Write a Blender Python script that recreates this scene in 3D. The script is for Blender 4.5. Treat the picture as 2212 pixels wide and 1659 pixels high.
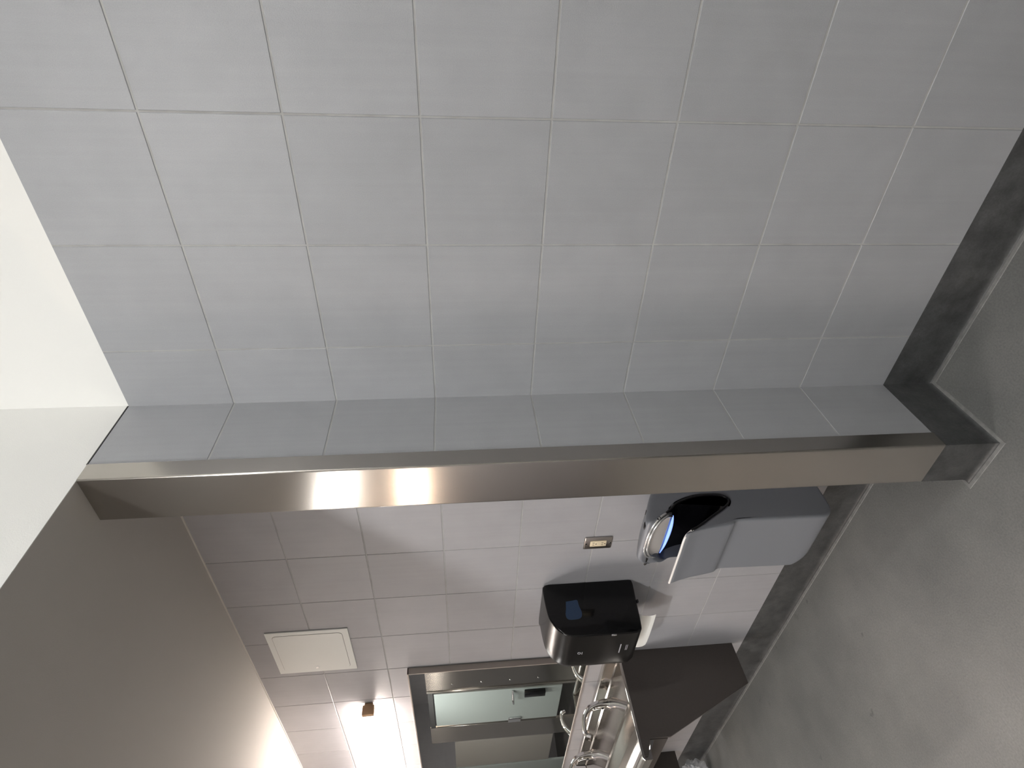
import bpy, bmesh, math, random
from mathutils import Vector, Matrix
random.seed(7)
for o in list(bpy.data.objects):
    bpy.data.objects.remove(o)
SC = bpy.context.scene
COL = SC.collection

# ------------------------------------------------------------------ camera
# World: X = out of the left of the long tiled wall (wall face at X=0), Y = along that wall, Z up.
# The photo was taken with the phone turned on its side, so world-up points to the left of the frame.
CAM = Vector((-1.40742, -1.11538, 1.62633))
R_ = Vector((0.60263006, -0.79758644, -0.02632273))     # true right
U_ = Vector((0.09481666, 0.03881104, 0.99473791))       # true up
F_ = Vector((0.79236785, 0.60195479, -0.09901318))      # forward
cam_data = bpy.data.cameras.new('camera')
cam = bpy.data.objects.new('camera', cam_data)
COL.objects.link(cam)
ax, ay, az = -U_, R_, -F_
cam.matrix_world = Matrix(((ax.x, ay.x, az.x, CAM.x), (ax.y, ay.y, az.y, CAM.y),
                           (ax.z, ay.z, az.z, CAM.z), (0, 0, 0, 1)))
cam_data.sensor_fit = 'HORIZONTAL'
cam_data.sensor_width = 36.0
cam_data.lens = 36.0 * 1215.1 / 2212.0
cam_data.clip_start = 0.02
SC.camera = cam

# ------------------------------------------------------------------ world, view, main light levels
W = bpy.data.worlds.new('world')
SC.world = W
W.use_nodes = True
W.node_tree.nodes['Background'].inputs[0].default_value = (0.02, 0.02, 0.021, 1)
W.node_tree.nodes['Background'].inputs[1].default_value = 1.0
SC.view_settings.view_transform = 'Standard'
SC.view_settings.look = 'None'
SC.view_settings.gamma = 1.0
SC.view_settings.use_curve_mapping = False
SC.view_settings.exposure = 0.0
L_BULB = 2050.0         # lens of the unseen entry lamp, tilted to brighten the washroom wall (radiance)
L_FILL_BULB = 690.0        # unseen fill bulb added behind the viewer
P_TROFFER = 54.0        # ceiling panels in the washroom
E_VANITY = 86.0         # lamp over the mirror (emission of its diffuser)
E_VANITY_FAR = 125.0


def area_light(name, loc, sx, sy, power, color):
    d = bpy.data.lights.new(name, 'AREA')
    d.shape = 'RECTANGLE'
    d.size, d.size_y = sx, sy
    d.energy = power
    d.color = color
    o = bpy.data.objects.new(name, d)
    o.location = loc
    COL.objects.link(o)
    return o


area_light('washroom_panel_light', (-2.35, 2.3, 2.588), 1.0, 0.55, P_TROFFER, (1.0, 0.97, 0.94))
area_light('washroom_panel_light', (-1.2, 6.6, 2.588), 1.0, 0.55, P_TROFFER, (1.0, 0.97, 0.94))  # unseen panel added to brighten the mirrored stalls

# ------------------------------------------------------------------ materials
def nodes_of(name):
    m = bpy.data.materials.new(name)
    m.use_nodes = True
    nt = m.node_tree
    b = nt.nodes['Principled BSDF']
    return m, nt, b


def simple(name, col, rough=0.5, metal=0.0, spec=0.5, noise=0.0, nscale=40.0, bump=0.0, coat=0.0):
    m, nt, b = nodes_of(name)
    b.inputs['Base Color'].default_value = (*col, 1)
    b.inputs['Roughness'].default_value = rough
    b.inputs['Metallic'].default_value = metal
    b.inputs['Specular IOR Level'].default_value = spec
    b.inputs['Coat Weight'].default_value = coat
    b.inputs['Coat Roughness'].default_value = 0.05
    if noise or bump:
        g = nt.nodes.new('ShaderNodeNewGeometry')
        n = nt.nodes.new('ShaderNodeTexNoise')
        n.inputs['Scale'].default_value = nscale
        n.inputs['Detail'].default_value = 4
        nt.links.new(g.outputs['Position'], n.inputs['Vector'])
        if noise:
            mx = nt.nodes.new('ShaderNodeMixRGB')
            mx.inputs[1].default_value = (*[c * (1 - noise) for c in col], 1)
            mx.inputs[2].default_value = (*[min(1, c * (1 + noise)) for c in col], 1)
            nt.links.new(n.outputs['Fac'], mx.inputs[0])
            nt.links.new(mx.outputs[0], b.inputs['Base Color'])
        if bump:
            bp = nt.nodes.new('ShaderNodeBump')
            bp.inputs['Strength'].default_value = bump
            bp.inputs['Distance'].default_value = 0.002
            nt.links.new(n.outputs['Fac'], bp.inputs['Height'])
            nt.links.new(bp.outputs[0], b.inputs['Normal'])
    return m


def emit(name, col, strength, base=(0.9, 0.9, 0.9)):
    m, nt, b = nodes_of(name)
    b.inputs['Base Color'].default_value = (*base, 1)
    b.inputs['Roughness'].default_value = 0.4
    b.inputs['Emission Color'].default_value = (*col, 1)
    b.inputs['Emission Strength'].default_value = strength
    return m


def tile_material(name, col, axis_off):
    """Through-body porcelain: soft cloudy tone, faint upright streaks, a slight tone shift from tile to tile."""
    m, nt, b = nodes_of(name)
    L = nt.links.new
    g = nt.nodes.new('ShaderNodeNewGeometry')
    mp = nt.nodes.new('ShaderNodeMapping')
    mp.inputs['Scale'].default_value = (60, 60, 1.6)
    L(g.outputs['Position'], mp.inputs['Vector'])
    n1 = nt.nodes.new('ShaderNodeTexNoise'); n1.inputs['Scale'].default_value = 1.0; n1.inputs['Detail'].default_value = 3
    L(mp.outputs[0], n1.inputs['Vector'])
    n2 = nt.nodes.new('ShaderNodeTexNoise'); n2.inputs['Scale'].default_value = 9.0; n2.inputs['Detail'].default_value = 5
    L(g.outputs['Position'], n2.inputs['Vector'])
    n3 = nt.nodes.new('ShaderNodeTexNoise'); n3.inputs['Scale'].default_value = 420.0; n3.inputs['Detail'].default_value = 2
    L(g.outputs['Position'], n3.inputs['Vector'])
    # per-tile tone
    mp2 = nt.nodes.new('ShaderNodeVectorMath'); mp2.operation = 'SUBTRACT'
    mp2.inputs[1].default_value = (0, axis_off, 0.1669)
    L(g.outputs['Position'], mp2.inputs[0])
    dv = nt.nodes.new('ShaderNodeVectorMath'); dv.operation = 'DIVIDE'; dv.inputs[1].default_value = (10, 0.305 if axis_off > 0 else 0.3135, 0.305)
    L(mp2.outputs[0], dv.inputs[0])
    fl = nt.nodes.new('ShaderNodeVectorMath'); fl.operation = 'FLOOR'
    L(dv.outputs[0], fl.inputs[0])
    wn = nt.nodes.new('ShaderNodeTexWhiteNoise'); wn.noise_dimensions = '3D'
    L(fl.outputs[0], wn.inputs['Vector'])

    def mad(src, k, c):
        a = nt.nodes.new('ShaderNodeMath'); a.operation = 'MULTIPLY_ADD'
        a.inputs[1].default_value = k; a.inputs[2].default_value = c
        L(src, a.inputs[0]); return a.outputs[0]

    def mul(a_, b_):
        a = nt.nodes.new('ShaderNodeMath'); a.operation = 'MULTIPLY'
        L(a_, a.inputs[0]); L(b_, a.inputs[1]); return a.outputs[0]
    f = mul(mul(mad(n1.outputs['Fac'], 0.10, 0.95), mad(n2.outputs['Fac'], 0.16, 0.92)),
            mul(mad(wn.outputs['Value'], 0.07, 0.965), mad(n3.outputs['Fac'], 0.16, 0.92)))
    vm = nt.nodes.new('ShaderNodeVectorMath'); vm.operation = 'SCALE'
    vm.inputs[0].default_value = col
    L(f, vm.inputs['Scale'])
    L(vm.outputs[0], b.inputs['Base Color'])
    b.inputs['Roughness'].default_value = 0.48
    b.inputs['Specular IOR Level'].default_value = 0.4
    bp = nt.nodes.new('ShaderNodeBump'); bp.inputs['Strength'].default_value = 0.25; bp.inputs['Distance'].default_value = 0.001
    L(n3.outputs['Fac'], bp.inputs['Height']); L(bp.outputs[0], b.inputs['Normal'])
    return m


def concrete(name, lo, hi, scale, rough=0.45, spots=True):
    m, nt, b = nodes_of(name)
    L = nt.links.new
    g = nt.nodes.new('ShaderNodeNewGeometry')
    n = nt.nodes.new('ShaderNodeTexNoise'); n.inputs['Scale'].default_value = scale; n.inputs['Detail'].default_value = 8; n.inputs['Roughness'].default_value = 0.65
    L(g.outputs['Position'], n.inputs['Vector'])
    r = nt.nodes.new('ShaderNodeValToRGB')
    r.color_ramp.elements[0].position = 0.3; r.color_ramp.elements[0].color = (*lo, 1)
    r.color_ramp.elements[1].position = 0.72; r.color_ramp.elements[1].color = (*hi, 1)
    L(n.outputs['Fac'], r.inputs[0])
    out = r.outputs[0]
    n3 = nt.nodes.new('ShaderNodeTexNoise'); n3.inputs['Scale'].default_value = 160; n3.inputs['Detail'].default_value = 3
    L(g.outputs['Position'], n3.inputs['Vector'])
    mx2 = nt.nodes.new('ShaderNodeMixRGB'); mx2.blend_type = 'OVERLAY'; mx2.inputs[0].default_value = 0.35
    L(out, mx2.inputs[1]); L(n3.outputs['Fac'], mx2.inputs[2]); out = mx2.outputs[0]
    if spots:      # old dark stains in the slab
        n2 = nt.nodes.new('ShaderNodeTexNoise'); n2.inputs['Scale'].default_value = 14.0; n2.inputs['Detail'].default_value = 4
        L(g.outputs['Position'], n2.inputs['Vector'])
        r2 = nt.nodes.new('ShaderNodeValToRGB')
        r2.color_ramp.elements[0].position = 0.24; r2.color_ramp.elements[0].color = (0.55, 0.55, 0.55, 1)
        r2.color_ramp.elements[1].position = 0.31; r2.color_ramp.elements[1].color = (1, 1, 1, 1)
        L(n2.outputs['Fac'], r2.inputs[0])
        mx = nt.nodes.new('ShaderNodeMixRGB'); mx.blend_type = 'MULTIPLY'; mx.inputs[0].default_value = 1.0
        L(out, mx.inputs[1]); L(r2.outputs[0], mx.inputs[2]); out = mx.outputs[0]
    L(out, b.inputs['Base Color'])
    b.inputs['Roughness'].default_value = rough
    bp = nt.nodes.new('ShaderNodeBump'); bp.inputs['Strength'].default_value = 0.2; bp.inputs['Distance'].default_value = 0.002
    L(n3.outputs['Fac'], bp.inputs['Height']); L(bp.outputs[0], b.inputs['Normal'])
    return m


def brushed(name, col, rough, aniso, tangent):
    m, nt, b = nodes_of(name)
    b.inputs['Base Color'].default_value = (*col, 1)
    b.inputs['Metallic'].default_value = 1.0
    b.inputs['Roughness'].default_value = rough
    b.inputs['Anisotropic'].default_value = aniso
    c = nt.nodes.new('ShaderNodeCombineXYZ')
    for i in range(3):
        c.inputs[i].default_value = tangent[i]
    nt.links.new(c.outputs[0], b.inputs['Tangent'])
    return m


M = {}
M['tile'] = tile_material('grey porcelain tile entry', (0.316, 0.323, 0.338), -0.1955)
M['tile2'] = tile_material('grey porcelain tile lit copy', (0.342, 0.340, 0.357), 0.1705)  # same tile as the entry, lightened to stand in for brighter light
M['grout'] = simple('cement grout', (0.36, 0.36, 0.355), 0.9, noise=0.25, nscale=18)
M['white'] = simple('white wall paint', (0.76, 0.76, 0.74), 0.75, bump=0.15, nscale=300)
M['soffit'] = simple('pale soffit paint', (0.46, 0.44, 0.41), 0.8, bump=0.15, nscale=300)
M['floor'] = concrete('sealed concrete', (0.105, 0.108, 0.105), (0.165, 0.166, 0.160), 2.6)
M['base'] = concrete('dark cove base', (0.026, 0.027, 0.028), (0.070, 0.072, 0.073), 16, spots=False)
M['cove'] = simple('painted cove highlight', (0.17, 0.17, 0.166), 0.6, noise=0.5, nscale=45)  # pale colour paints the highlight at the foot of the cove
M['steel_v'] = brushed('upright brushed stainless', (0.43, 0.405, 0.375), 0.22, 0.8, (1, 1, 0))
M['steel_h'] = brushed('lengthwise brushed stainless', (0.52, 0.49, 0.455), 0.12, 0.4, (1, 0, 0.3))
M['chrome'] = simple('chrome', (0.82, 0.82, 0.83), 0.06, 1.0)
M['rimchrome'] = simple('satin chrome rim', (0.80, 0.80, 0.80), 0.24, 0.85)
M['panel_dark'] = simple('dark bronze laminate', (0.050, 0.042, 0.038), 0.55, noise=0.15, nscale=120)
M['blackgloss'] = simple('gloss black plastic', (0.003, 0.003, 0.0034), 0.10, 0, 0.3)
M['graphite'] = simple('satin graphite cover', (0.007, 0.0066, 0.0063), 0.27, 0, 0.24)
M['blackplastic'] = simple('black plastic', (0.003, 0.003, 0.004), 0.22, 0, 0.4)
M['dryer'] = simple('silver grey plastic', (0.205, 0.215, 0.240), 0.38, 0.15, 0.5)
M['faceplate'] = simple('pale silver plate', (0.80, 0.77, 0.745), 0.35, 0.05, 0.5)
M['led'] = emit('blue led', (0.22, 0.36, 1.0), 1.5, (0.2, 0.3, 0.6))
M['paper'] = simple('white paper', (0.83, 0.84, 0.82), 0.9)
M['ivory'] = simple('ivory plastic', (0.72, 0.62, 0.44), 0.4)
M['hole'] = simple('slot black', (0.01, 0.01, 0.01), 0.6)
M['panelwhite'] = simple('white enamel', (0.72, 0.73, 0.71), 0.4)
M['groove'] = simple('dark seam', (0.16, 0.16, 0.155), 0.7)
M['bronze'] = simple('tan lamp cap', (0.42, 0.27, 0.16), 0.35, 0.4)
M['glow'] = emit('warm lamp diffuser', (1.0, 0.88, 0.80), E_VANITY)
M['glow_far'] = emit('amber lamp diffuser', (1.0, 0.78, 0.60), E_VANITY_FAR)
M['bulb'] = emit('bright bulb', (1.0, 0.985, 0.965), L_BULB)
M['fill_bulb'] = emit('added fill bulb', (1.0, 0.985, 0.965), L_FILL_BULB)
M['tubewhite'] = emit('white lamp lens', (1.0, 0.98, 0.95), 6.0)
M['mirror'] = simple('silvered glass', (0.86, 0.90, 0.88), 0.005, 1.0)
M['laminate'] = simple('pale sage laminate', (0.25, 0.28, 0.268), 0.45)
M['mark'] = simple('pale printed mark', (0.35, 0.35, 0.38), 0.5)
M['blue'] = simple('painted blue reflection', (0.013, 0.034, 0.080), 0.3)  # colour of a reflection, painted on the dispenser side
M['trimdark'] = simple('dark metal strip', (0.05, 0.05, 0.05), 0.5, 0.5)
M['caulk'] = simple('pale caulk', (0.55, 0.53, 0.50), 0.7)
mb, nt_, b_ = nodes_of('clear plastic film')
b_.inputs['Base Color'].default_value = (0.75, 0.78, 0.82, 1)
b_.inputs['Roughness'].default_value = 0.15
b_.inputs['Alpha'].default_value = 0.55
M['film'] = mb

# ------------------------------------------------------------------ builders
def finish(name, bm, mats, parent=None, smooth=False, angle=40):
    bmesh.ops.remove_doubles(bm, verts=bm.verts, dist=1e-6)
    bmesh.ops.recalc_face_normals(bm, faces=bm.faces)
    me = bpy.data.meshes.new(name)
    bm.to_mesh(me)
    bm.free()
    for m in (mats if isinstance(mats, (list, tuple)) else [mats]):
        me.materials.append(m)
    if smooth:
        for p in me.polygons:
            p.use_smooth = True
        try:
            me.set_sharp_from_angle(angle=math.radians(angle))
        except Exception:
            pass
    o = bpy.data.objects.new(name, me)
    COL.objects.link(o)
    if parent is not None:
        o.parent = parent
        o.matrix_parent_inverse = parent.matrix_basis.inverted()
    return o


def thing(name, loc, label, cat, group=None):
    o = bpy.data.objects.new(name, None)
    o.empty_display_size = 0.05
    o.location = loc
    COL.objects.link(o)
    return tag(o, label, cat, group)


def tag(o, label, cat, group=None):
    o['label'] = label
    o['category'] = cat
    if group:
        o['group'] = group
    return o


def struct(o):
    o['kind'] = 'structure'
    return o


def box(bm, lo, hi, bev=0.0, seg=2, mat=0):
    vs = [bm.verts.new((x, y, z)) for x in (lo[0], hi[0]) for y in (lo[1], hi[1]) for z in (lo[2], hi[2])]
    F = [(0, 1, 3, 2), (4, 6, 7, 5), (0, 4, 5, 1), (2, 3, 7, 6), (0, 2, 6, 4), (1, 5, 7, 3)]
    fs = [bm.faces.new([vs[i] for i in f]) for f in F]
    for f in fs:
        f.material_index = mat
    if bev:
        es = list({e for f in fs for e in f.edges})
        bmesh.ops.bevel(bm, geom=es, offset=bev, segments=seg, affect='EDGES', profile=0.5)
    return fs


def boxo(name, lo, hi, mat, parent=None, bev=0.0, seg=2):
    bm = bmesh.new()
    box(bm, lo, hi, bev, seg)
    return finish(name, bm, mat, parent, smooth=bev > 0)


def tube(bm, pts, rad, n=10, closed=False, caps=True):
    """Swept round tube; rad is a number or one per point."""
    pts = [Vector(p) for p in pts]
    k = len(pts)
    rad = rad if isinstance(rad, (list, tuple)) else [rad] * k
    rings = []
    prev = None
    for i, p in enumerate(pts):
        a = pts[(i - 1) % k] if (closed or i > 0) else pts[i]
        b = pts[(i + 1) % k] if (closed or i < k - 1) else pts[i]
        t = (b - a).normalized()
        if prev is None:
            ref = Vector((0, 0, 1)) if abs(t.z) < 0.9 else Vector((1, 0, 0))
            nrm = t.cross(ref).normalized()
        else:
            nrm = (prev - t * prev.dot(t)).normalized()
        prev = nrm
        bi = t.cross(nrm)
        rings.append([bm.verts.new(p + rad[i] * (math.cos(2 * math.pi * j / n) * nrm + math.sin(2 * math.pi * j / n) * bi)) for j in range(n)])
    m = k if closed else k - 1
    for i in range(m):
        r0, r1 = rings[i], rings[(i + 1) % k]
        for j in range(n):
            bm.faces.new((r0[j], r0[(j + 1) % n], r1[(j + 1) % n], r1[j]))
    if caps and not closed:
        bm.faces.new(rings[0][::-1])
        bm.faces.new(rings[-1])


def tubeo(name, pts, rad, mat, parent=None, n=10, closed=False):
    bm = bmesh.new()
    tube(bm, pts, rad, n, closed)
    return finish(name, bm, mat, parent, smooth=True)


def prism(bm, poly, y0, y1):
    """poly in (x, z), extruded along Y."""
    a = [bm.verts.new((x, y0, z)) for x, z in poly]
    b = [bm.verts.new((x, y1, z)) for x, z in poly]
    n = len(poly)
    for i in range(n):
        bm.faces.new((a[i], a[(i + 1) % n], b[(i + 1) % n], b[i]))
    return bm.faces.new(a), bm.faces.new(b[::-1])


def cyl(bm, p0, p1, r, n=16):
    tube(bm, [p0, p1], r, n)


def spline(pts, n=8):
    """Catmull-Rom through pts (tuples of any length)."""
    P = [Vector(p) for p in pts]
    P = [2 * P[0] - P[1]] + P + [2 * P[-1] - P[-2]]
    out = []
    for i in range(1, len(P) - 2):
        for j in range(n):
            t = j / n
            a, b, c, d = P[i - 1], P[i], P[i + 1], P[i + 2]
            out.append(0.5 * ((2 * b) + (c - a) * t + (2 * a - 5 * b + 4 * c - d) * t * t + (3 * b - a - 3 * c + d) * t ** 3))
    out.append(P[-2])
    return out


# ------------------------------------------------------------------ the setting
Z0, TH, ROWS = 0.1669, 0.305, 8
ZT = Z0 + TH * ROWS            # 2.6069: top of the tiling, underside of the washroom soffit
XJ, XT, DJ = -0.3012, -0.2455, 0.1546
Y_IN, Y_OUT, X_L, X_LW, H1 = 10.2, -3.2, -3.4, -3.6, 3.24


def tile_wall(name, point, seams, mat, j=0.0021, ch=0.0012, dp=0.0016):
    """Wall of square tiles set on a grout bed. point(a, z, d) gives a world point d behind the tile face."""
    bm = bmesh.new()
    zs = [Z0 + TH * k for k in range(ROWS + 1)]
    for i in range(len(seams) - 1):
        for k in range(ROWS):
            a0, a1 = seams[i] + (j if i else 0), seams[i + 1] - (j if i < len(seams) - 2 else 0)
            z0, z1 = zs[k] + (j if k else 0), zs[k + 1] - (j if k < ROWS - 1 else 0)
            o = [bm.verts.new(point(a, z, dp)) for a, z in ((a0, z0), (a1, z0), (a1, z1), (a0, z1))]
            t = [bm.verts.new(point(a, z, 0)) for a, z in ((a0 + ch, z0 + ch), (a1 - ch, z0 + ch), (a1 - ch, z1 - ch), (a0 + ch, z1 - ch))]
            bm.faces.new(t)
            for q in range(4):
                bm.faces.new((o[q], o[(q + 1) % 4], t[(q + 1) % 4], t[q]))
    lo, hi = seams[0], seams[-1]
    v = [bm.verts.new(point(a, z, d)) for d in (dp, 0.02) for a, z in ((lo, zs[0]), (hi, zs[0]), (hi, zs[-1]), (lo, zs[-1]))]
    gf = [bm.faces.new(v[:4]), bm.faces.new(v[4:])] + [bm.faces.new((v[q], v[(q + 1) % 4], v[4 + (q + 1) % 4], v[4 + q])) for q in range(4)]
    for f in gf:
        f.material_index = 1
    me = bpy.data.meshes.new(name)
    bmesh.ops.recalc_face_normals(bm, faces=bm.faces)
    bm.to_mesh(me); bm.free()
    me.materials.append(mat); me.materials.append(M['grout'])
    o = bpy.data.objects.new(name, me)
    COL.objects.link(o)
    return struct(o)


sA = [0.004, -0.1955, -0.5094, -0.8200]
while sA[-1] > Y_OUT:
    sA.append(sA[-1] - 0.3125)
sA[-1] = Y_OUT
tile_wall('wall_right', lambda a, z, d: (d, a, z), sorted(sA), M['tile'])
tile_wall('wall_return', lambda a, z, d: (a, d, z), [XT - 0.02, 0.004], M['tile'])
sE = [DJ, 0.1705 + 0.305]
while sE[-1] < Y_IN:
    sE.append(sE[-1] + 0.305)
sE[-1] = Y_IN
tile_wall('wall_lavatory', lambda a, z, d: (d, a, z), sE, M['tile2'])
# core of the short wing wall, seen only at its stainless end and its far side
tile_wall('wall_wing', lambda a, z, d: (a, DJ - d, z), [XT - 0.02, 0.0], M['tile2'])

struct(boxo('wall_upper', (0.0035, Y_OUT, ZT), (0.1, 0.0, H1), M['white']))
struct(boxo('wall_header', (X_L, 0.0, ZT + 0.0006), (0.02, DJ, H1), M['white']))
struct(boxo('ceiling', (X_L, Y_OUT, H1), (0.1, DJ, H1 + 0.1), M['white']))
struct(boxo('ceiling_soffit', (X_LW, 0.0015, ZT), (0.1, Y_IN, ZT + 0.12), M['soffit']))
struct(boxo('floor', (X_LW - 0.1, Y_OUT - 0.1, -0.1), (0.1, Y_IN + 0.1, 0.0), M['floor']))
struct(boxo('wall_left', (X_L - 0.1, Y_OUT, 0.0), (X_L, 0.0, H1), M['white']))
struct(boxo('wall_behind', (X_L, Y_OUT - 0.1, 0.0), (0.1, Y_OUT, H1), M['white']))
struct(boxo('wall_opposite', (X_LW - 0.1, DJ, 0.0), (X_LW, Y_IN, ZT), M['tile2']))
struct(boxo('wall_far', (X_LW, Y_IN, 0.0), (0.1, Y_IN + 0.1, ZT), M['tile2']))
struct(boxo('wall_jamb', (X_LW, 0.0, 0.0), (-2.95, DJ, ZT), M['white']))
# thin metal edge on top of the entry tiling, pale caulk where the washroom tile meets the soffit
bm = bmesh.new()
box(bm, (XT, -0.0015, ZT - 0.0005), (0.0, 0.004, ZT + 0.0025))
struct(finish('trim_1', bm, M['trimdark']))
bm = bmesh.new()
box(bm, (-0.004, DJ, ZT - 0.005), (0.002, Y_IN, ZT))
struct(finish('trim_2', bm, M['caulk']))


def base_sweep(name, path, mat, prof):
    """Sweep (offset from wall, z) profile along a plan path; room is on the left of travel."""
    bm = bmesh.new()
    n = len(path)
    cols = []
    for i, p in enumerate(path):
        p = Vector(p)
        dirs = []
        if i > 0:
            dirs.append((p - Vector(path[i - 1])).normalized())
        if i < n - 1:
            dirs.append((Vector(path[i + 1]) - p).normalized())
        nr = [Vector((-d.y, d.x)) for d in dirs]
        if len(nr) == 2:
            m = (nr[0] + nr[1]) / (1 + nr[0].dot(nr[1]))
        else:
            m = nr[0]
        cols.append([bm.verts.new((p.x + m.x * o, p.y + m.y * o, z)) for o, z in prof])
    for i in range(n - 1):
        for k in range(len(prof)):
            k2 = (k + 1) % len(prof)
            bm.faces.new((cols[i][k], cols[i][k2], cols[i + 1][k2], cols[i + 1][k]))
    bm.faces.new(cols[0]); bm.faces.new(cols[-1][::-1])
    return struct(finish(name, bm, mat, None, smooth=True, angle=35))


PLAN = [(0, Y_OUT), (0, 0), (XJ, 0), (XJ, DJ), (0, DJ), (0, Y_IN)]
cove = [(-0.02, 0.0), (0.018, 0.0), (0.013, 0.0012), (0.007, 0.006), (0.0035, 0.013), (0.0018, 0.022), (0.0012, Z0 - 0.002), (0.0, Z0), (-0.02, Z0)]
base_sweep('baseboard_right', PLAN, M['base'], cove)
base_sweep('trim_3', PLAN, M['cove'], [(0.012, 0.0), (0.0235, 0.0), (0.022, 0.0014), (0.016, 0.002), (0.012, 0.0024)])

# ------------------------------------------------------------------ stainless end guard on the wing wall
g = thing('wall_end_guard', (XJ, DJ / 2, Z0), 'tall brushed stainless steel cover wrapping the end of the tiled wing wall', 'corner guard')
t = 0.0022
r = 0.004
outer = [(XT, -t), (XJ + r, -t)]
for k in range(1, 6):
    a = math.radians(90 * k / 6)
    outer.append((XJ - t + (r + 0) - (r) * math.sin(a) + 0.0 * k, -t + r - r * math.cos(a)))
outer += [(XJ - t, r), (XJ - t, DJ - r)]
for k in range(1, 6):
    a = math.radians(90 * k / 6)
    outer.append((XJ - t + r - r * math.cos(a), DJ + t - r + r * math.sin(a)))
outer += [(XJ + r, DJ + t), (XT, DJ + t)]
inner = [(XT, DJ + 0.0002), (XJ + r, DJ + 0.0002), (XJ + 0.0002, DJ - r), (XJ + 0.0002, r), (XJ + r, -0.0002), (XT, -0.0002)]
ring = outer + inner
bm = bmesh.new()
a = [bm.verts.new((x, y, Z0)) for x, y in ring]
b = [bm.verts.new((x, y, ZT - 0.0006)) for x, y in ring]
for i in range(len(ring)):
    bm.faces.new((a[i], a[(i + 1) % len(ring)], b[(i + 1) % len(ring)], b[i]))
finish('cover_sheet', bm, M['steel_v'], g, smooth=True, angle=30)

# ------------------------------------------------------------------ access panel
ap = thing('access_panel', (0, 1.475, 2.318), 'square white metal access panel set high on the grey tiles', 'access panel')
bm = bmesh.new()
box(bm, (-0.006, 1.296, 2.138), (0.0, 1.657, 2.498), 0.0015, 1)
finish('frame', bm, M['panelwhite'], ap, smooth=True)
# door leaf with rounded corners and its dark seam


def rrect(y0, y1, z0, z1, r, n=5):
    out = []
    for cy, cz, a0 in ((y1 - r, z1 - r, 0), (y0 + r, z1 - r, 90), (y0 + r, z0 + r, 180), (y1 - r, z0 + r, 270)):
        for k in range(n + 1):
            a = math.radians(a0 + 90 * k / n)
            out.append((cy + r * math.cos(a), cz + r * math.sin(a)))
    return out


def plate(name, poly, x0, x1, mat, parent):
    bm = bmesh.new()
    a = [bm.verts.new((x0, y, z)) for y, z in poly]
    b = [bm.verts.new((x1, y, z)) for y, z in poly]
    for i in range(len(poly)):
        bm.faces.new((a[i], a[(i + 1) % len(poly)], b[(i + 1) % len(poly)], b[i]))
    bm.faces.new(a); bm.faces.new(b)
    return finish(name, bm, mat, parent, smooth=True, angle=30)


plate('seam', rrect(1.322, 1.632, 2.166, 2.472, 0.02), -0.0064, -0.006, M['groove'], ap)
dr = plate('door', rrect(1.3235, 1.6305, 2.1675, 2.4705, 0.0185), -0.0075, -0.006, M['panelwhite'], ap)
bm = bmesh.new(); cyl(bm, (-0.0075, 1.612, 2.318), (-0.0095, 1.612, 2.318), 0.007, 14)
finish('lock', bm, M['chrome'], dr, smooth=True)

# ------------------------------------------------------------------ outlet
ol = thing('wall_outlet', (0, 0.7815, 1.0635), 'ivory electrical outlet in a stainless cover plate on the tiles', 'outlet')
bm = bmesh.new(); box(bm, (-0.006, 0.745, 1.005), (0.0, 0.818, 1.122), 0.0045, 3)
finish('cover_plate', bm, brushed('satin steel plate', (0.45, 0.42, 0.40), 0.3, 0.3, (0, 1, 0)), ol, smooth=True)
rc = boxo('receptacle', (-0.009, 0.7645, 1.030), (-0.005, 0.7985, 1.097), M['ivory'], ol, 0.0015)
for zc in (1.045, 1.082):
    for dy, w, h in ((-0.0065, 0.0022, 0.009), (0.0065, 0.0022, 0.0075)):
        boxo('slot', (-0.0094, 0.7815 + dy - w / 2, zc + 0.002 - h / 2), (-0.0088, 0.7815 + dy + w / 2, zc + 0.002 + h / 2), M['hole'], rc)
    bm = bmesh.new(); cyl(bm, (-0.0088, 0.7815, zc - 0.009), (-0.0094, 0.7815, zc - 0.009), 0.0026, 10)
    finish('ground_hole', bm, M['hole'], rc)
for zc in (1.0135, 1.1135):
    bm = bmesh.new(); cyl(bm, (-0.0055, 0.7815, zc), (-0.0072, 0.7815, zc), 0.0036, 12)
    finish('screw', bm, M['chrome'], ol, smooth=True)

# ------------------------------------------------------------------ hand dryer
hd = thing('hand_dryer', (0, 0.545, 0.30), 'silver grey hands-in dryer with black slot and blue light', 'hand dryer')
YA, YB = 0.40, 0.686
back = [(-0.001, 0.300), (-0.14, 0.300)]
front = spline([(-0.14, 0.300), (-0.185, 0.304), (-0.214, 0.322), (-0.226, 0.356), (-0.226, 0.45), (-0.2245, 0.58), (-0.224, 0.655), (-0.228, 0.675), (-0.238, 0.692), (-0.247, 0.745), (-0.258, 0.815), (-0.271, 0.862)], 5)
lip = [(-0.2695, 0.869), (-0.264, 0.866)]
slot = spline([(-0.264, 0.866), (-0.244, 0.82), (-0.208, 0.762), (-0.17, 0.700), (-0.148, 0.673), (-0.128, 0.668), (-0.113, 0.684), (-0.108, 0.722), (-0.112, 0.79), (-0.135, 0.855), (-0.160, 0.885)], 5)
head = spline([(-0.160, 0.885), (-0.188, 0.924), (-0.2115, 0.964), (-0.2150, 0.977), (-0.207, 0.986), (-0.185, 0.983), (-0.10, 0.947), (-0.001, 0.884)], 5)
prof = [(x, z) for x, z in back] + [(v[0], v[1]) for v in front[1:]] + lip + [(v[0], v[1]) for v in slot[1:]] + [(v[0], v[1]) for v in head[1:]]
i_lip = len(back) + len(front) - 1
i_slot_end = i_lip + len(lip) + len(slot) - 1
i_bottom = i_lip + len(lip) + 25


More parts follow.
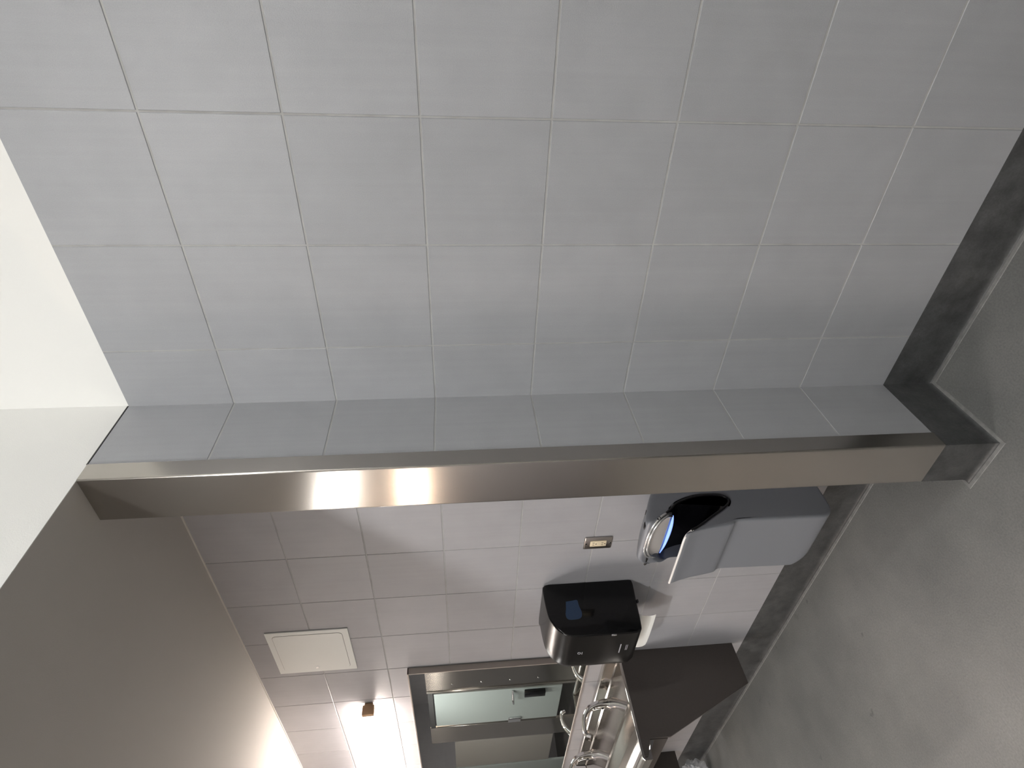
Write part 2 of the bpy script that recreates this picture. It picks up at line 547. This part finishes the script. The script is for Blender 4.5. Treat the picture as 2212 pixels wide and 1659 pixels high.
def sstep(a, b, x):
    t_ = max(0.0, min(1.0, (x - a) / (b - a)))
    return t_ * t_ * (3 - 2 * t_)


def dryer_y(y, i, z):
    """The head is narrower than the body and its far shoulder is rounded."""
    if i >= i_bottom:
        k = 1 + 0.045 * sstep(0.70, 0.80, z) - 0.135 * sstep(0.87, 0.925, z)
        return YA + (y - YA) * k
    return y


ts = [0.0, 0.0008, 0.002, 0.004, 0.0065, 0.0095, 0.016, 0.025, 0.04, 0.06, 0.09, 0.12, 0.1475]
ys = [YA + t_ for t_ in ts] + [YB - t_ for t_ in ts[::-1][1:]]
RE = 0.009


def normals2d(p):
    out = []
    n = len(p)
    for i in range(n):
        a_, b_2 = Vector(p[i - 1]), Vector(p[(i + 1) % n])
        d = (b_2 - a_).normalized()
        out.append(Vector((-d.y, d.x)))
    return out


pn = normals2d(prof)
bm = bmesh.new()
rows = []
for y in ys:
    tt = min(y - YA, YB - y)
    off = RE - math.sqrt(max(0, RE * RE - max(0, RE - tt) ** 2))
    row = []
    for i, (x, z) in enumerate(prof):
        k = 1.0
        if i_lip - 8 < i < i_lip + 8:
            k = 0.25
        if x > -0.002:
            k = 0.0
        px_, pz_ = x - pn[i].x * off * k, z - pn[i].y * off * k
        # corner rounding of the foot and of the crown as seen from the front
        fy = YB - y
        if z < 0.40 and x < -0.02:
            rb = 0.075
            lift = rb - math.sqrt(max(0, rb * rb - max(0, rb - fy) ** 2))
            pz_ += lift * (1 - sstep(0.30, 0.40, z))
        if z > 0.90 and i > i_slot_end:
            for ff, rb in ((fy, 0.075), (y - YA, 0.014)):
                lift = rb - math.sqrt(max(0, rb * rb - max(0, rb - ff) ** 2))
                pz_ -= lift * (sstep(0.93, 0.98, z) if x < -0.2 else 1.0) * sstep(0.0, -0.04, x) if x < 0 else 0
                px_ += 0.3 * lift * sstep(0.94, 0.97, z) * sstep(-0.10, -0.2, x) if x < -0.1 else 0
        row.append(bm.verts.new((px_, dryer_y(y, i, z), pz_)))
    rows.append(row)
n = len(prof)
for a_, b_2 in zip(rows[:-1], rows[1:]):
    for i in range(n):
        bm.faces.new((a_[i], a_[(i + 1) % n], b_2[(i + 1) % n], b_2[i]))
bm.faces.new(rows[0]); bm.faces.new(rows[-1][::-1])
bmesh.ops.triangulate(bm, faces=[f for f in bm.faces if len(f.verts) > 4])
body = finish('body', bm, M['dryer'], hd, smooth=True, angle=50)
bm = bmesh.new()
bm.from_mesh(body.data)
bm.faces.ensure_lookup_table()
caps = [f for f in bm.faces if all(abs(v.co.y - YA) < 1e-4 for v in f.verts)]
edge = [e for f in caps for e in f.edges if sum(1 for q in e.link_faces if q in caps) == 1]
bmesh.ops.split_edges(bm, edges=list(set(edge)))
for f in bm.faces:
    if all(abs(v.co.y - YA) < 1e-4 for v in f.verts):
        f.smooth = False
bm.to_mesh(body.data)
bm.free()

# black liner of the slot, running from the lip down the slot and up over the front of the head
lin = [(v[0], v[1]) for v in slot[3:]] + [(v[0], v[1]) for v in head[1:9]]
ln = normals2d(lin)
ln[0], ln[-1] = ln[1], ln[-2]
bm = bmesh.new()
rows = []
for y in (YA - 0.002, YA + 0.004, 0.47, 0.545, 0.61, YB - 0.03, YB - 0.001):
    rows.append([])
    for k, (x, z) in enumerate(lin):
        i = i_lip + len(lip) + 3 + k
        yy = dryer_y(y, i, z)
        rows[-1].append((bm.verts.new((x + ln[k].x * -0.0022, yy, z + ln[k].y * -0.0022)), bm.verts.new((x + ln[k].x * 0.003, yy, z + ln[k].y * 0.003))))
for ra, rb in zip(rows[:-1], rows[1:]):
    for k in range(len(lin) - 1):
        bm.faces.new((ra[k][0], ra[k + 1][0], rb[k + 1][0], rb[k][0]))
        bm.faces.new((ra[k][1], rb[k][1], rb[k + 1][1], ra[k + 1][1]))
for rr in (rows[0], rows[-1]):
    for k in range(len(lin) - 1):
        bm.faces.new((rr[k][0], rr[k][1], rr[k + 1][1], rr[k + 1][0]))
for k in (0, len(lin) - 1):
    for ra, rb in zip(rows[:-1], rows[1:]):
        bm.faces.new((ra[k][0], rb[k][0], rb[k][1], ra[k][1]))
finish('slot_liner', bm, M['blackplastic'], hd, smooth=True, angle=35)

# chrome rim and pale plate on the face of the head, on its sloping front
HN = Vector((-0.858, 0, -0.513))


def on_head(y, s, lift):
    """s runs 0..1 up the sloping front of the head."""
    p = Vector((-0.160, y, 0.885)).lerp(Vector((-0.2135, y, 0.970)), s)
    return p + HN * lift


faceo = [(0.438, 0.0), (0.418, 0.26), (0.414, 0.50), (0.425, 0.72), (0.452, 0.90), (0.490, 0.97), (0.535, 0.94), (0.575, 0.80), (0.610, 0.56), (0.640, 0.26), (0.655, 0.05)]
fo = [(v[0], v[1]) for v in spline(faceo, 4)]
bm = bmesh.new()
for lift, sc in ((0.0062, 1.0),):
    lo_ = [bm.verts.new(on_head(y, s, 0.001)) for y, s in fo]
    hi_ = [bm.verts.new(on_head(y, s, lift)) for y, s in fo]
    for i in range(len(fo)):
        bm.faces.new((lo_[i], lo_[(i + 1) % len(fo)], hi_[(i + 1) % len(fo)], hi_[i]))
    bm.faces.new(hi_); bm.faces.new(lo_[::-1])
finish('face_plate', bm, M['faceplate'], hd)
rim = [on_head(y + (-0.006 if y < 0.5 else 0.004), s * 1.05 + 0.0, 0.0085) for y, s in fo]
tubeo('chrome_rim', rim, 0.0050, M['rimchrome'], hd, 10)
rim2 = [on_head(y + (-0.017 if y < 0.5 else 0.014), s * 1.13 + 0.0, 0.003) for y, s in fo]
tubeo('outer_rim', rim2, 0.0042, M['rimchrome'], hd, 10)
ledp = spline([on_head(0.448, -0.20, 0.0035), on_head(0.50, -0.28, 0.0035), on_head(0.56, -0.29, 0.0035), on_head(0.62, -0.22, 0.0035), on_head(0.655, -0.08, 0.0035)], 6)
nled = len(ledp)
tubeo('status_light', ledp, [0.0012 + 0.0050 * math.sin(math.pi * (i / (nled - 1)) ** 0.8) for i in range(nled)], M['led'], hd, 8)
# black gasket round the mouth of the slot on the near side, pale bead painting the highlight along the lip
gk = [(x, YA - 0.001, z) for x, z in [(v[0], v[1]) for v in slot[2:]] + [(v[0], v[1]) for v in head[1:8]]]
tubeo('slot_gasket', gk, 0.0045, M['blackplastic'], hd, 8)
lp = spline([(-0.255, YA - 0.001, 0.842), (-0.2665, YA + 0.02, 0.8675), (-0.2685, 0.50, 0.869), (-0.2685, 0.60, 0.869), (-0.2685, YB - 0.002, 0.869)], 6)
tubeo('lip_highlight', lp, 0.0042, M['faceplate'], hd, 8)
bm = bmesh.new()
bmesh.ops.create_uvsphere(bm, u_segments=20, v_segments=10, radius=1.0,
                          matrix=Matrix.Translation((-0.1975, 0.438, 0.9862)) @ Matrix.Rotation(math.radians(6), 4, 'Y') @ Matrix.Diagonal((0.010, 0.017, 0.0042, 1)))
finish('sensor_window', bm, M['blackplastic'], hd, smooth=True, angle=180)
bm = bmesh.new()
box(bm, (-0.005, -0.009, -0.0025), (0.005, 0.009, 0.0025), 0.001, 1)
bmesh.ops.transform(bm, verts=bm.verts, matrix=Matrix.Translation((-0.150, 0.426, 0.9695)) @ Matrix.Rotation(math.radians(23), 4, 'Y'))
finish('screw_cover', bm, M['blackplastic'], hd, smooth=True)

# ------------------------------------------------------------------ paper towel dispenser
pd = thing('paper_towel_dispenser', (0, 1.21, 0.87), 'glossy black paper towel dispenser mounted on the tiles beside the mirror', 'towel dispenser')
D0, D1 = 1.06, 1.365
sp = [(v[0], v[1]) for v in spline([(0.0, 1.248), (-0.012, 1.273), (-0.06, 1.2745), (-0.12, 1.271), (-0.158, 1.265), (-0.195, 1.249), (-0.222, 1.226), (-0.237, 1.200), (-0.2425, 1.172), (-0.2435, 1.10), (-0.2435, 1.0), (-0.2435, 0.925), (-0.236, 0.902), (-0.215, 0.889), (-0.10, 0.880), (-0.012, 0.874), (0.0, 0.886)], 5)]
# side caps are the gloss black shell, the cover is a wrap between them
cx, cz = -0.11, 1.07


def disp_loft(name, y_list, shell, mat, closed_ends):
    bm = bmesh.new()
    rows = []
    for y in y_list:
        fy = D1 - y
        rb = 0.075
        ins = rb - math.sqrt(max(0, rb * rb - max(0, rb - fy) ** 2))
        nb = 0.006
        ins2 = nb - math.sqrt(max(0, nb * nb - max(0, nb - (y - D0)) ** 2))
        row = []
        for x, z in sp:
            kx = sstep(0.0, -0.06, x)
            dz = -ins * 0.75 if z > 1.15 else 0.0
            w = sstep(1.10, 1.24, z)
            w2 = 1 - sstep(0.89, 0.98, z)
            zz = z - ins * 0.75 * w * kx + ins * 0.7 * w2 * kx
            xx = x * (1 - 0.30 * ins / rb * kx) if x < -0.06 else x
            d = Vector((xx - cx, zz - cz))
            d2 = d * (1 - (ins2 - shell) / max(d.length, 1e-3))
            row.append(bm.verts.new((min(0.0, cx + d2.x), y, cz + d2.y)))
        rows.append(row)
    n = len(sp)
    for a_, b_2 in zip(rows[:-1], rows[1:]):
        for i in range(n):
            bm.faces.new((a_[i], a_[(i + 1) % n], b_2[(i + 1) % n], b_2[i]))
    if closed_ends:
        bm.faces.new(rows[0]); bm.faces.new(rows[-1][::-1])
    return finish(name, bm, mat, pd, smooth=True, angle=40)


disp_loft('shell', [D0, D0 + 0.0015, D0 + 0.004, D0 + 0.006, D0 + 0.04], 0.0, M['blackgloss'], True)
disp_loft('cover', [D0 + 0.006, D0 + 0.03, D0 + 0.1, D0 + 0.18, D1 - 0.075, D1 - 0.05, D1 - 0.03, D1 - 0.015, D1 - 0.005, D1], 0.0008, M['graphite'], True)
# blue reflection painted as a flat patch on the near side
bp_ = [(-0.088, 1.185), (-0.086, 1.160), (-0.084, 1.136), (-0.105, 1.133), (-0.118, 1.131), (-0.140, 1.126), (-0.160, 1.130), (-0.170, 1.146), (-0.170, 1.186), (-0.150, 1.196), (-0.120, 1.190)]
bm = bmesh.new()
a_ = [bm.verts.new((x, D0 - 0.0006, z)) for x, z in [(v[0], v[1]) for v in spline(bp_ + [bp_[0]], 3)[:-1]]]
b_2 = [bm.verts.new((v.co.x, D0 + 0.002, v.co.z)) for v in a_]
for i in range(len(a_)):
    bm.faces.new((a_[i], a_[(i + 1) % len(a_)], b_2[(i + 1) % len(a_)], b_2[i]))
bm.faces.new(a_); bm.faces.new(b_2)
finish('blue_reflection', bm, M['blue'], pd)
# lock tab at the near front edge, a latch stud below
bm = bmesh.new(); box(bm, (-0.247, D0 + 0.004, 1.00), (-0.236, D0 + 0.014, 1.022), 0.002, 2)
finish('key_lock', bm, M['chrome'], pd, smooth=True)
bm = bmesh.new(); box(bm, (-0.11, D0 + 0.0, 0.871), (-0.098, D0 + 0.012, 0.879), 0.001, 1)
finish('latch_stud', bm, M['blackplastic'], pd, smooth=True)
# pale printed marks low on the cover: ring with bar, two short bars
bm = bmesh.new(); tube(bm, [(-0.2446, 1.196 + 0.007 * math.cos(q * math.pi / 8), 1.142 + 0.006 * math.sin(q * math.pi / 8)) for q in range(16)], 0.0014, 6, True)
box(bm, (-0.2452, 1.189, 1.1285), (-0.2440, 1.207, 1.1310))
finish('printed_mark', bm, M['mark'], pd)
bm = bmesh.new(); box(bm, (-0.2452, 1.146, 0.967), (-0.2440, 1.215, 0.9715)); box(bm, (-0.2450, 1.155, 0.938), (-0.2440, 1.196, 0.940)); box(bm, (-0.2450, 1.155, 0.944), (-0.2440, 1.196, 0.946))
finish('printed_mark', bm, M['mark'], pd)
# sheet of towel hanging from the mouth: rests inside the dispenser, hangs on its own
bm = bmesh.new()
rows = []
for k, (x, z) in enumerate([(-0.141, 0.879), (-0.143, 0.868), (-0.150, 0.855), (-0.153, 0.83), (-0.152, 0.812), (-0.148, 0.797)]):
    y0, y1 = 1.105, 1.375 - (0.02 if k == 5 else 0.004 * k)
    rows.append([[bm.verts.new((x + d - 0.004 * math.sin(3.1 * q / 8), y0 + (y1 - y0) * q / 8, z + (0.002 if k == 5 and q == 8 else 0))) for q in range(9)] for d in (0, 0.0006)])
for k in range(5):
    for d in (0, 1):
        for q in range(8):
            bm.faces.new((rows[k][d][q], rows[k][d][q + 1], rows[k + 1][d][q + 1], rows[k + 1][d][q]))
pt = finish('paper_towel', bm, M['paper'], None, smooth=True)
tag(pt, 'white paper towel sheet hanging out below the black dispenser', 'paper towel')

# ------------------------------------------------------------------ mirror
mi = thing('wall_mirror', (0, 2.5, 1.45), 'large wall mirror in a thin stainless frame above the sink counter', 'mirror')
MY0, MY1, MZ0, MZ1, MD = 1.700, 4.30, 0.992, 1.903, 0.032
boxo('glass', (-0.028, MY0 + 0.004, MZ0 + 0.004), (-0.020, MY1 - 0.004, MZ1 - 0.004), M['mirror'], mi)
fr = simple('satin mirror frame', (0.40, 0.36, 0.33), 0.5, 0.6)
boxo('backing', (-0.020, MY0 + 0.002, MZ0 + 0.002), (-0.001, MY1 - 0.002, MZ1 - 0.002), M['trimdark'], mi)
bm = bmesh.new()
w = 0.007
box(bm, (-MD, MY0, MZ0), (-0.001, MY0 + w, MZ1), 0.001, 1)
box(bm, (-MD, MY1 - w, MZ0), (-0.001, MY1, MZ1), 0.001, 1)
box(bm, (-MD, MY0, MZ1 - w), (-0.001, MY1, MZ1), 0.001, 1)
box(bm, (-MD, MY0, MZ0), (-0.001, MY1, MZ0 + w), 0.001, 1)
finish('frame', bm, fr, mi, smooth=True)

# ------------------------------------------------------------------ lamps
def vanity(loc, sgn, glow, label):
    v = thing('vanity_light', loc, label, 'wall lamp', 'linear lamps on the washroom walls')
    x0, y0, z0 = loc

    def bx(name, lo, hi, mat, bev=0.003):
        xs = sorted((x0 + sgn * lo[0], x0 + sgn * hi[0]))
        return boxo(name, (xs[0], y0 + lo[1], z0 + lo[2]), (xs[1], y0 + hi[1], z0 + hi[2]), mat, v, bev)
    bx('back_plate', (0.0, 0.0, -0.022), (-0.018, 1.24, 0.022), M['bronze'])
    bx('end_cap', (-0.012, -0.004, -0.031), (-0.062, 0.022, 0.031), M['bronze'], 0.004)
    bx('end_cap', (-0.012, 1.218, -0.031), (-0.062, 1.244, 0.031), M['bronze'], 0.004)
    bm = bmesh.new()
    ringp = [(-0.016, 0.027), (-0.04, 0.029), (-0.054, 0.024), (-0.0595, 0.0), (-0.054, -0.024), (-0.04, -0.029), (-0.016, -0.027)]
    prism(bm, [(x0 + sgn * p[0], z0 + p[1]) for p in ringp], y0 + 0.022, y0 + 1.218)
    finish('diffuser', bm, glow, v, smooth=True, angle=50)
    return v


vanity((0, 2.035, 2.127), 1, M['glow'], 'glowing linear lamp on the tiled wall above the mirror')
vanity((0, 7.6, 2.127), 1, M['glow'], 'unseen linear lamp added to light the toilet stalls')  # unseen lamp added for the pilaster highlight and the stalls
vanity((X_LW, 2.95, 2.13), -1, M['glow_far'], 'amber linear lamp on the wall opposite the mirror')

cl = thing('ceiling_light', (-2.5, -0.50, H1), 'unseen entry ceiling lamp with a spot head shaped to brighten the washroom wall', 'ceiling lamp', 'ceiling lamps')
SD = Vector((0.50, 0.75, -0.45)).normalized()          # aim of the unseen spot, shaped to favour the washroom wall
SPOT = Vector((-2.5, -0.50, 3.135))
bm = bmesh.new(); cyl(bm, SPOT - SD * 0.05 + Vector((0, 0, 0.02)), (SPOT.x - SD.x * 0.05, SPOT.y - SD.y * 0.05, H1), 0.012, 14)
finish('stem', bm, M['panelwhite'], cl, smooth=True)
bm = bmesh.new(); cyl(bm, SPOT - SD * 0.09, SPOT - SD * 0.002, 0.056, 28)
finish('housing', bm, M['panelwhite'], cl, smooth=True)
bm = bmesh.new(); cyl(bm, SPOT - SD * 0.003, SPOT, 0.05, 28)
finish('lens', bm, M['bulb'], cl)
for x, y, glow, lab in ((-0.7, -2.9, M['fill_bulb'], 'unseen fill bulb added on the entry ceiling behind the viewer'),):
    cl = thing('ceiling_light', (x, y, H1), lab, 'ceiling lamp', 'ceiling lamps')
    bm = bmesh.new(); cyl(bm, (x, y, 3.185), (x, y, H1), 0.055, 24)
    finish('socket', bm, M['panelwhite'], cl, smooth=True)
    bm = bmesh.new(); bmesh.ops.create_uvsphere(bm, u_segments=24, v_segments=16, radius=0.05, matrix=Matrix.Translation((x, y, 3.135)))
    finish('bulb', bm, glow, cl, smooth=True, angle=180)
for x, y, lab in ((-2.35, 2.3, 'white ceiling panel lamp in the washroom soffit across from the mirror'), (-1.2, 6.6, 'unseen ceiling panel lamp added to light the toilet stalls')):
    ct = thing('ceiling_light', (x, y, ZT), lab, 'ceiling lamp', 'ceiling lamps')
    boxo('frame', (x - 0.54, y - 0.30, ZT - 0.014), (x + 0.54, y + 0.30, ZT + 0.001), M['panelwhite'], ct, 0.002)
    boxo('diffuser', (x - 0.51, y - 0.28, ZT - 0.0165), (x + 0.51, y + 0.28, ZT - 0.012), M['tubewhite'], ct)

# ------------------------------------------------------------------ sink counter
sc = thing('sink_counter', (0, 2.4, 0.84), 'wall hung stainless trough sink counter with dark brown end panels', 'sink counter')
C0, C1, CZ, CF = 1.690, 3.10, 0.842, -0.492
# steel top with a trough pressed into it: deck, trough walls, rolled rim, apron
bm = bmesh.new()
top = [(-0.001, 0.904), (-0.026, 0.904), (-0.030, 0.900), (-0.031, CZ + 0.006), (-0.037, CZ), (-0.112, CZ), (-0.236, CZ), (-0.247, CZ + 0.004), (-0.258, CZ), (-0.266, CZ - 0.012), (-0.285, CZ - 0.050), (-0.315, CZ - 0.066), (-0.40, CZ - 0.058), (-0.448, CZ - 0.044), (-0.462, CZ - 0.010), (-0.470, CZ), (-0.484, CZ), (CF, CZ - 0.008), (CF, 0.802), (-0.484, 0.796), (-0.455, 0.796), (-0.40, 0.760), (-0.24, 0.752), (-0.20, 0.80), (-0.001, 0.80)]
prism(bm, top, C0 + 0.012, C1 - 0.012)
finish('basin_top', bm, M['steel_h'], sc, smooth=True, angle=30)
# thin lipped ends closing the trough, with the dark panels under them
for y0, y1 in ((C0, C0 + 0.005), (C1 - 0.005, C1)):
    bm = bmesh.new()
    prism(bm, [(-0.001, 0.906), (-0.030, 0.906), (-0.034, CZ + 0.005), (-0.04, CZ + 0.003), (-0.484, CZ + 0.003), (CF - 0.002, CZ - 0.006), (CF - 0.002, 0.800), (-0.484, 0.834), (-0.001, 0.834)], y0, y1)
    finish('end_rim', bm, M['steel_h'], sc, smooth=True, angle=30)
for y0 in (C0 + 0.001, C1 - 0.013):
    bm = bmesh.new()
    prism(bm, [(-0.001, 0.834), (-0.476, 0.834), (-0.476, 0.815), (-0.408, 0.79), (-0.408, 0.690), (-0.205, 0.228), (-0.001, 0.228)], y0, y0 + 0.012)
    finish('end_panel', bm, M['panel_dark'], sc)
boxo('apron', (-0.408, C0 + 0.022, 0.70), (-0.392, C1 - 0.022, 0.797), M['panel_dark'], sc)
bm = bmesh.new(); cyl(bm, (-0.36, 2.4, CZ - 0.0625), (-0.36, 2.4, CZ - 0.058), 0.03, 20)
finish('drain', bm, M['chrome'], sc, smooth=True)


def faucet(y, label):
    f = thing('faucet', (-0.08, y, CZ), label, 'faucet', 'faucets on the sink counter')
    pts = spline([(-0.083, y, CZ + 0.004), (-0.083, y, CZ + 0.035), (-0.088, y, CZ + 0.080), (-0.103, y, CZ + 0.118), (-0.135, y, CZ + 0.147), (-0.175, y, CZ + 0.160), (-0.212, y, CZ + 0.162), (-0.230, y, CZ + 0.154)], 5)
    k = len(pts)
    tubeo('spout', pts, [0.025 - 0.0135 * sstep(0, 0.75, i / (k - 1)) for i in range(k)], M['chrome'], f, 16)
    bm = bmesh.new(); cyl(bm, (-0.083, y, CZ - 0.001), (-0.083, y, CZ + 0.008), 0.031, 24)
    finish('base_ring', bm, M['chrome'], f, smooth=True)
    bm = bmesh.new(); cyl(bm, (-0.226, y, CZ + 0.157), (-0.233, y, CZ + 0.136), 0.0105, 14)
    finish('aerator', bm, M['chrome'], f, smooth=True)
    bm = bmesh.new(); cyl(bm, (-0.100, y, CZ + 0.045), (-0.111, y, CZ + 0.042), 0.008, 14)
    finish('sensor_eye', bm, M['blackplastic'], f, smooth=True)
    return f


faucet(2.085, 'chrome gooseneck faucet nearest the black towel dispenser')
faucet(2.775, 'chrome gooseneck faucet cut by the photo edge')

# crumpled clear liner bag on the floor under the counter's far end
bm = bmesh.new()
bmesh.ops.create_icosphere(bm, subdivisions=4, radius=1.0)
for v in bm.verts:
    p = v.co.copy()
    k = 1 + 0.16 * math.sin(9 * p.x + 4 * p.y) * math.sin(7 * p.z + 3 * p.y) + 0.12 * math.sin(17 * p.y + 11 * p.z) + random.uniform(-0.03, 0.03)
    v.co = Vector((-0.125 + 0.085 * p.x * k, 3.19 + 0.10 * p.y * k, max(0.002, 0.095 + 0.09 * p.z * k)))
bag = finish('plastic_bag', bm, M['film'])
tag(bag, 'crumpled clear plastic bag on the floor below the sink counter', 'plastic bag')

# ------------------------------------------------------------------ toilet stalls across the washroom, seen in the mirror
XS = -2.1
st = thing('toilet_stall', (XS, 6.9, 0), 'stainless and pale green toilet stall front reflected in the mirror', 'toilet stall')


def pilaster(y0, y1, p):
    pl = boxo('pilaster', (XS - 0.032, y0, 0.0), (XS, y1, 2.11), M['steel_v'], p, 0.002, 1)
    return pl


pl = pilaster(5.30, 6.44, st)
for z in (1.775, 1.40, 1.03, 0.665):
    bm = bmesh.new(); cyl(bm, (XS, 6.29, z), (XS + 0.005, 6.29, z), 0.011, 12)
    finish('rivet', bm, M['chrome'], pl, smooth=True)
boxo('edge_strip', (XS - 0.002, 6.44, 0.1), (XS + 0.012, 6.485, 2.11), M['steel_v'], st, 0.004, 2)
pilaster(7.54, 8.06, st)
boxo('headrail', (XS - 0.04, 6.48, 2.035), (XS + 0.004, 7.54, 2.10), M['trimdark'], st)
dd = boxo('stall_door', (XS - 0.028, 6.55, 0.32), (XS - 0.004, 7.50, 2.02), M['laminate'], st, 0.002, 1)
tubeo('door_hook', spline([(XS - 0.004, 6.60, 0.985), (XS + 0.03, 6.66, 0.985), (XS + 0.06, 6.76, 0.98), (XS + 0.05, 6.86, 0.972)], 5), 0.016, M['chrome'], dd)
boxo('lock_box', (XS - 0.004, 6.60, 0.55), (XS + 0.05, 6.72, 0.83), M['blackplastic'], dd, 0.008, 2)
boxo('latch_plate', (XS - 0.002, 7.40, 0.84), (XS + 0.02, 7.52, 1.02), M['chrome'], dd, 0.008, 2)
st2 = thing('toilet_stall', (XS, 8.9, 0), 'last grey green toilet stall door at the far left of the mirror', 'toilet stall')
boxo('stall_door', (XS - 0.028, 8.09, 0.32), (XS - 0.004, 9.05, 1.78), simple('taupe laminate', (0.20, 0.19, 0.175), 0.5), st2, 0.002, 1)
boxo('pilaster', (XS - 0.032, 9.08, 0.0), (XS, Y_IN, 1.80), M['laminate'], st2, 0.002, 1)
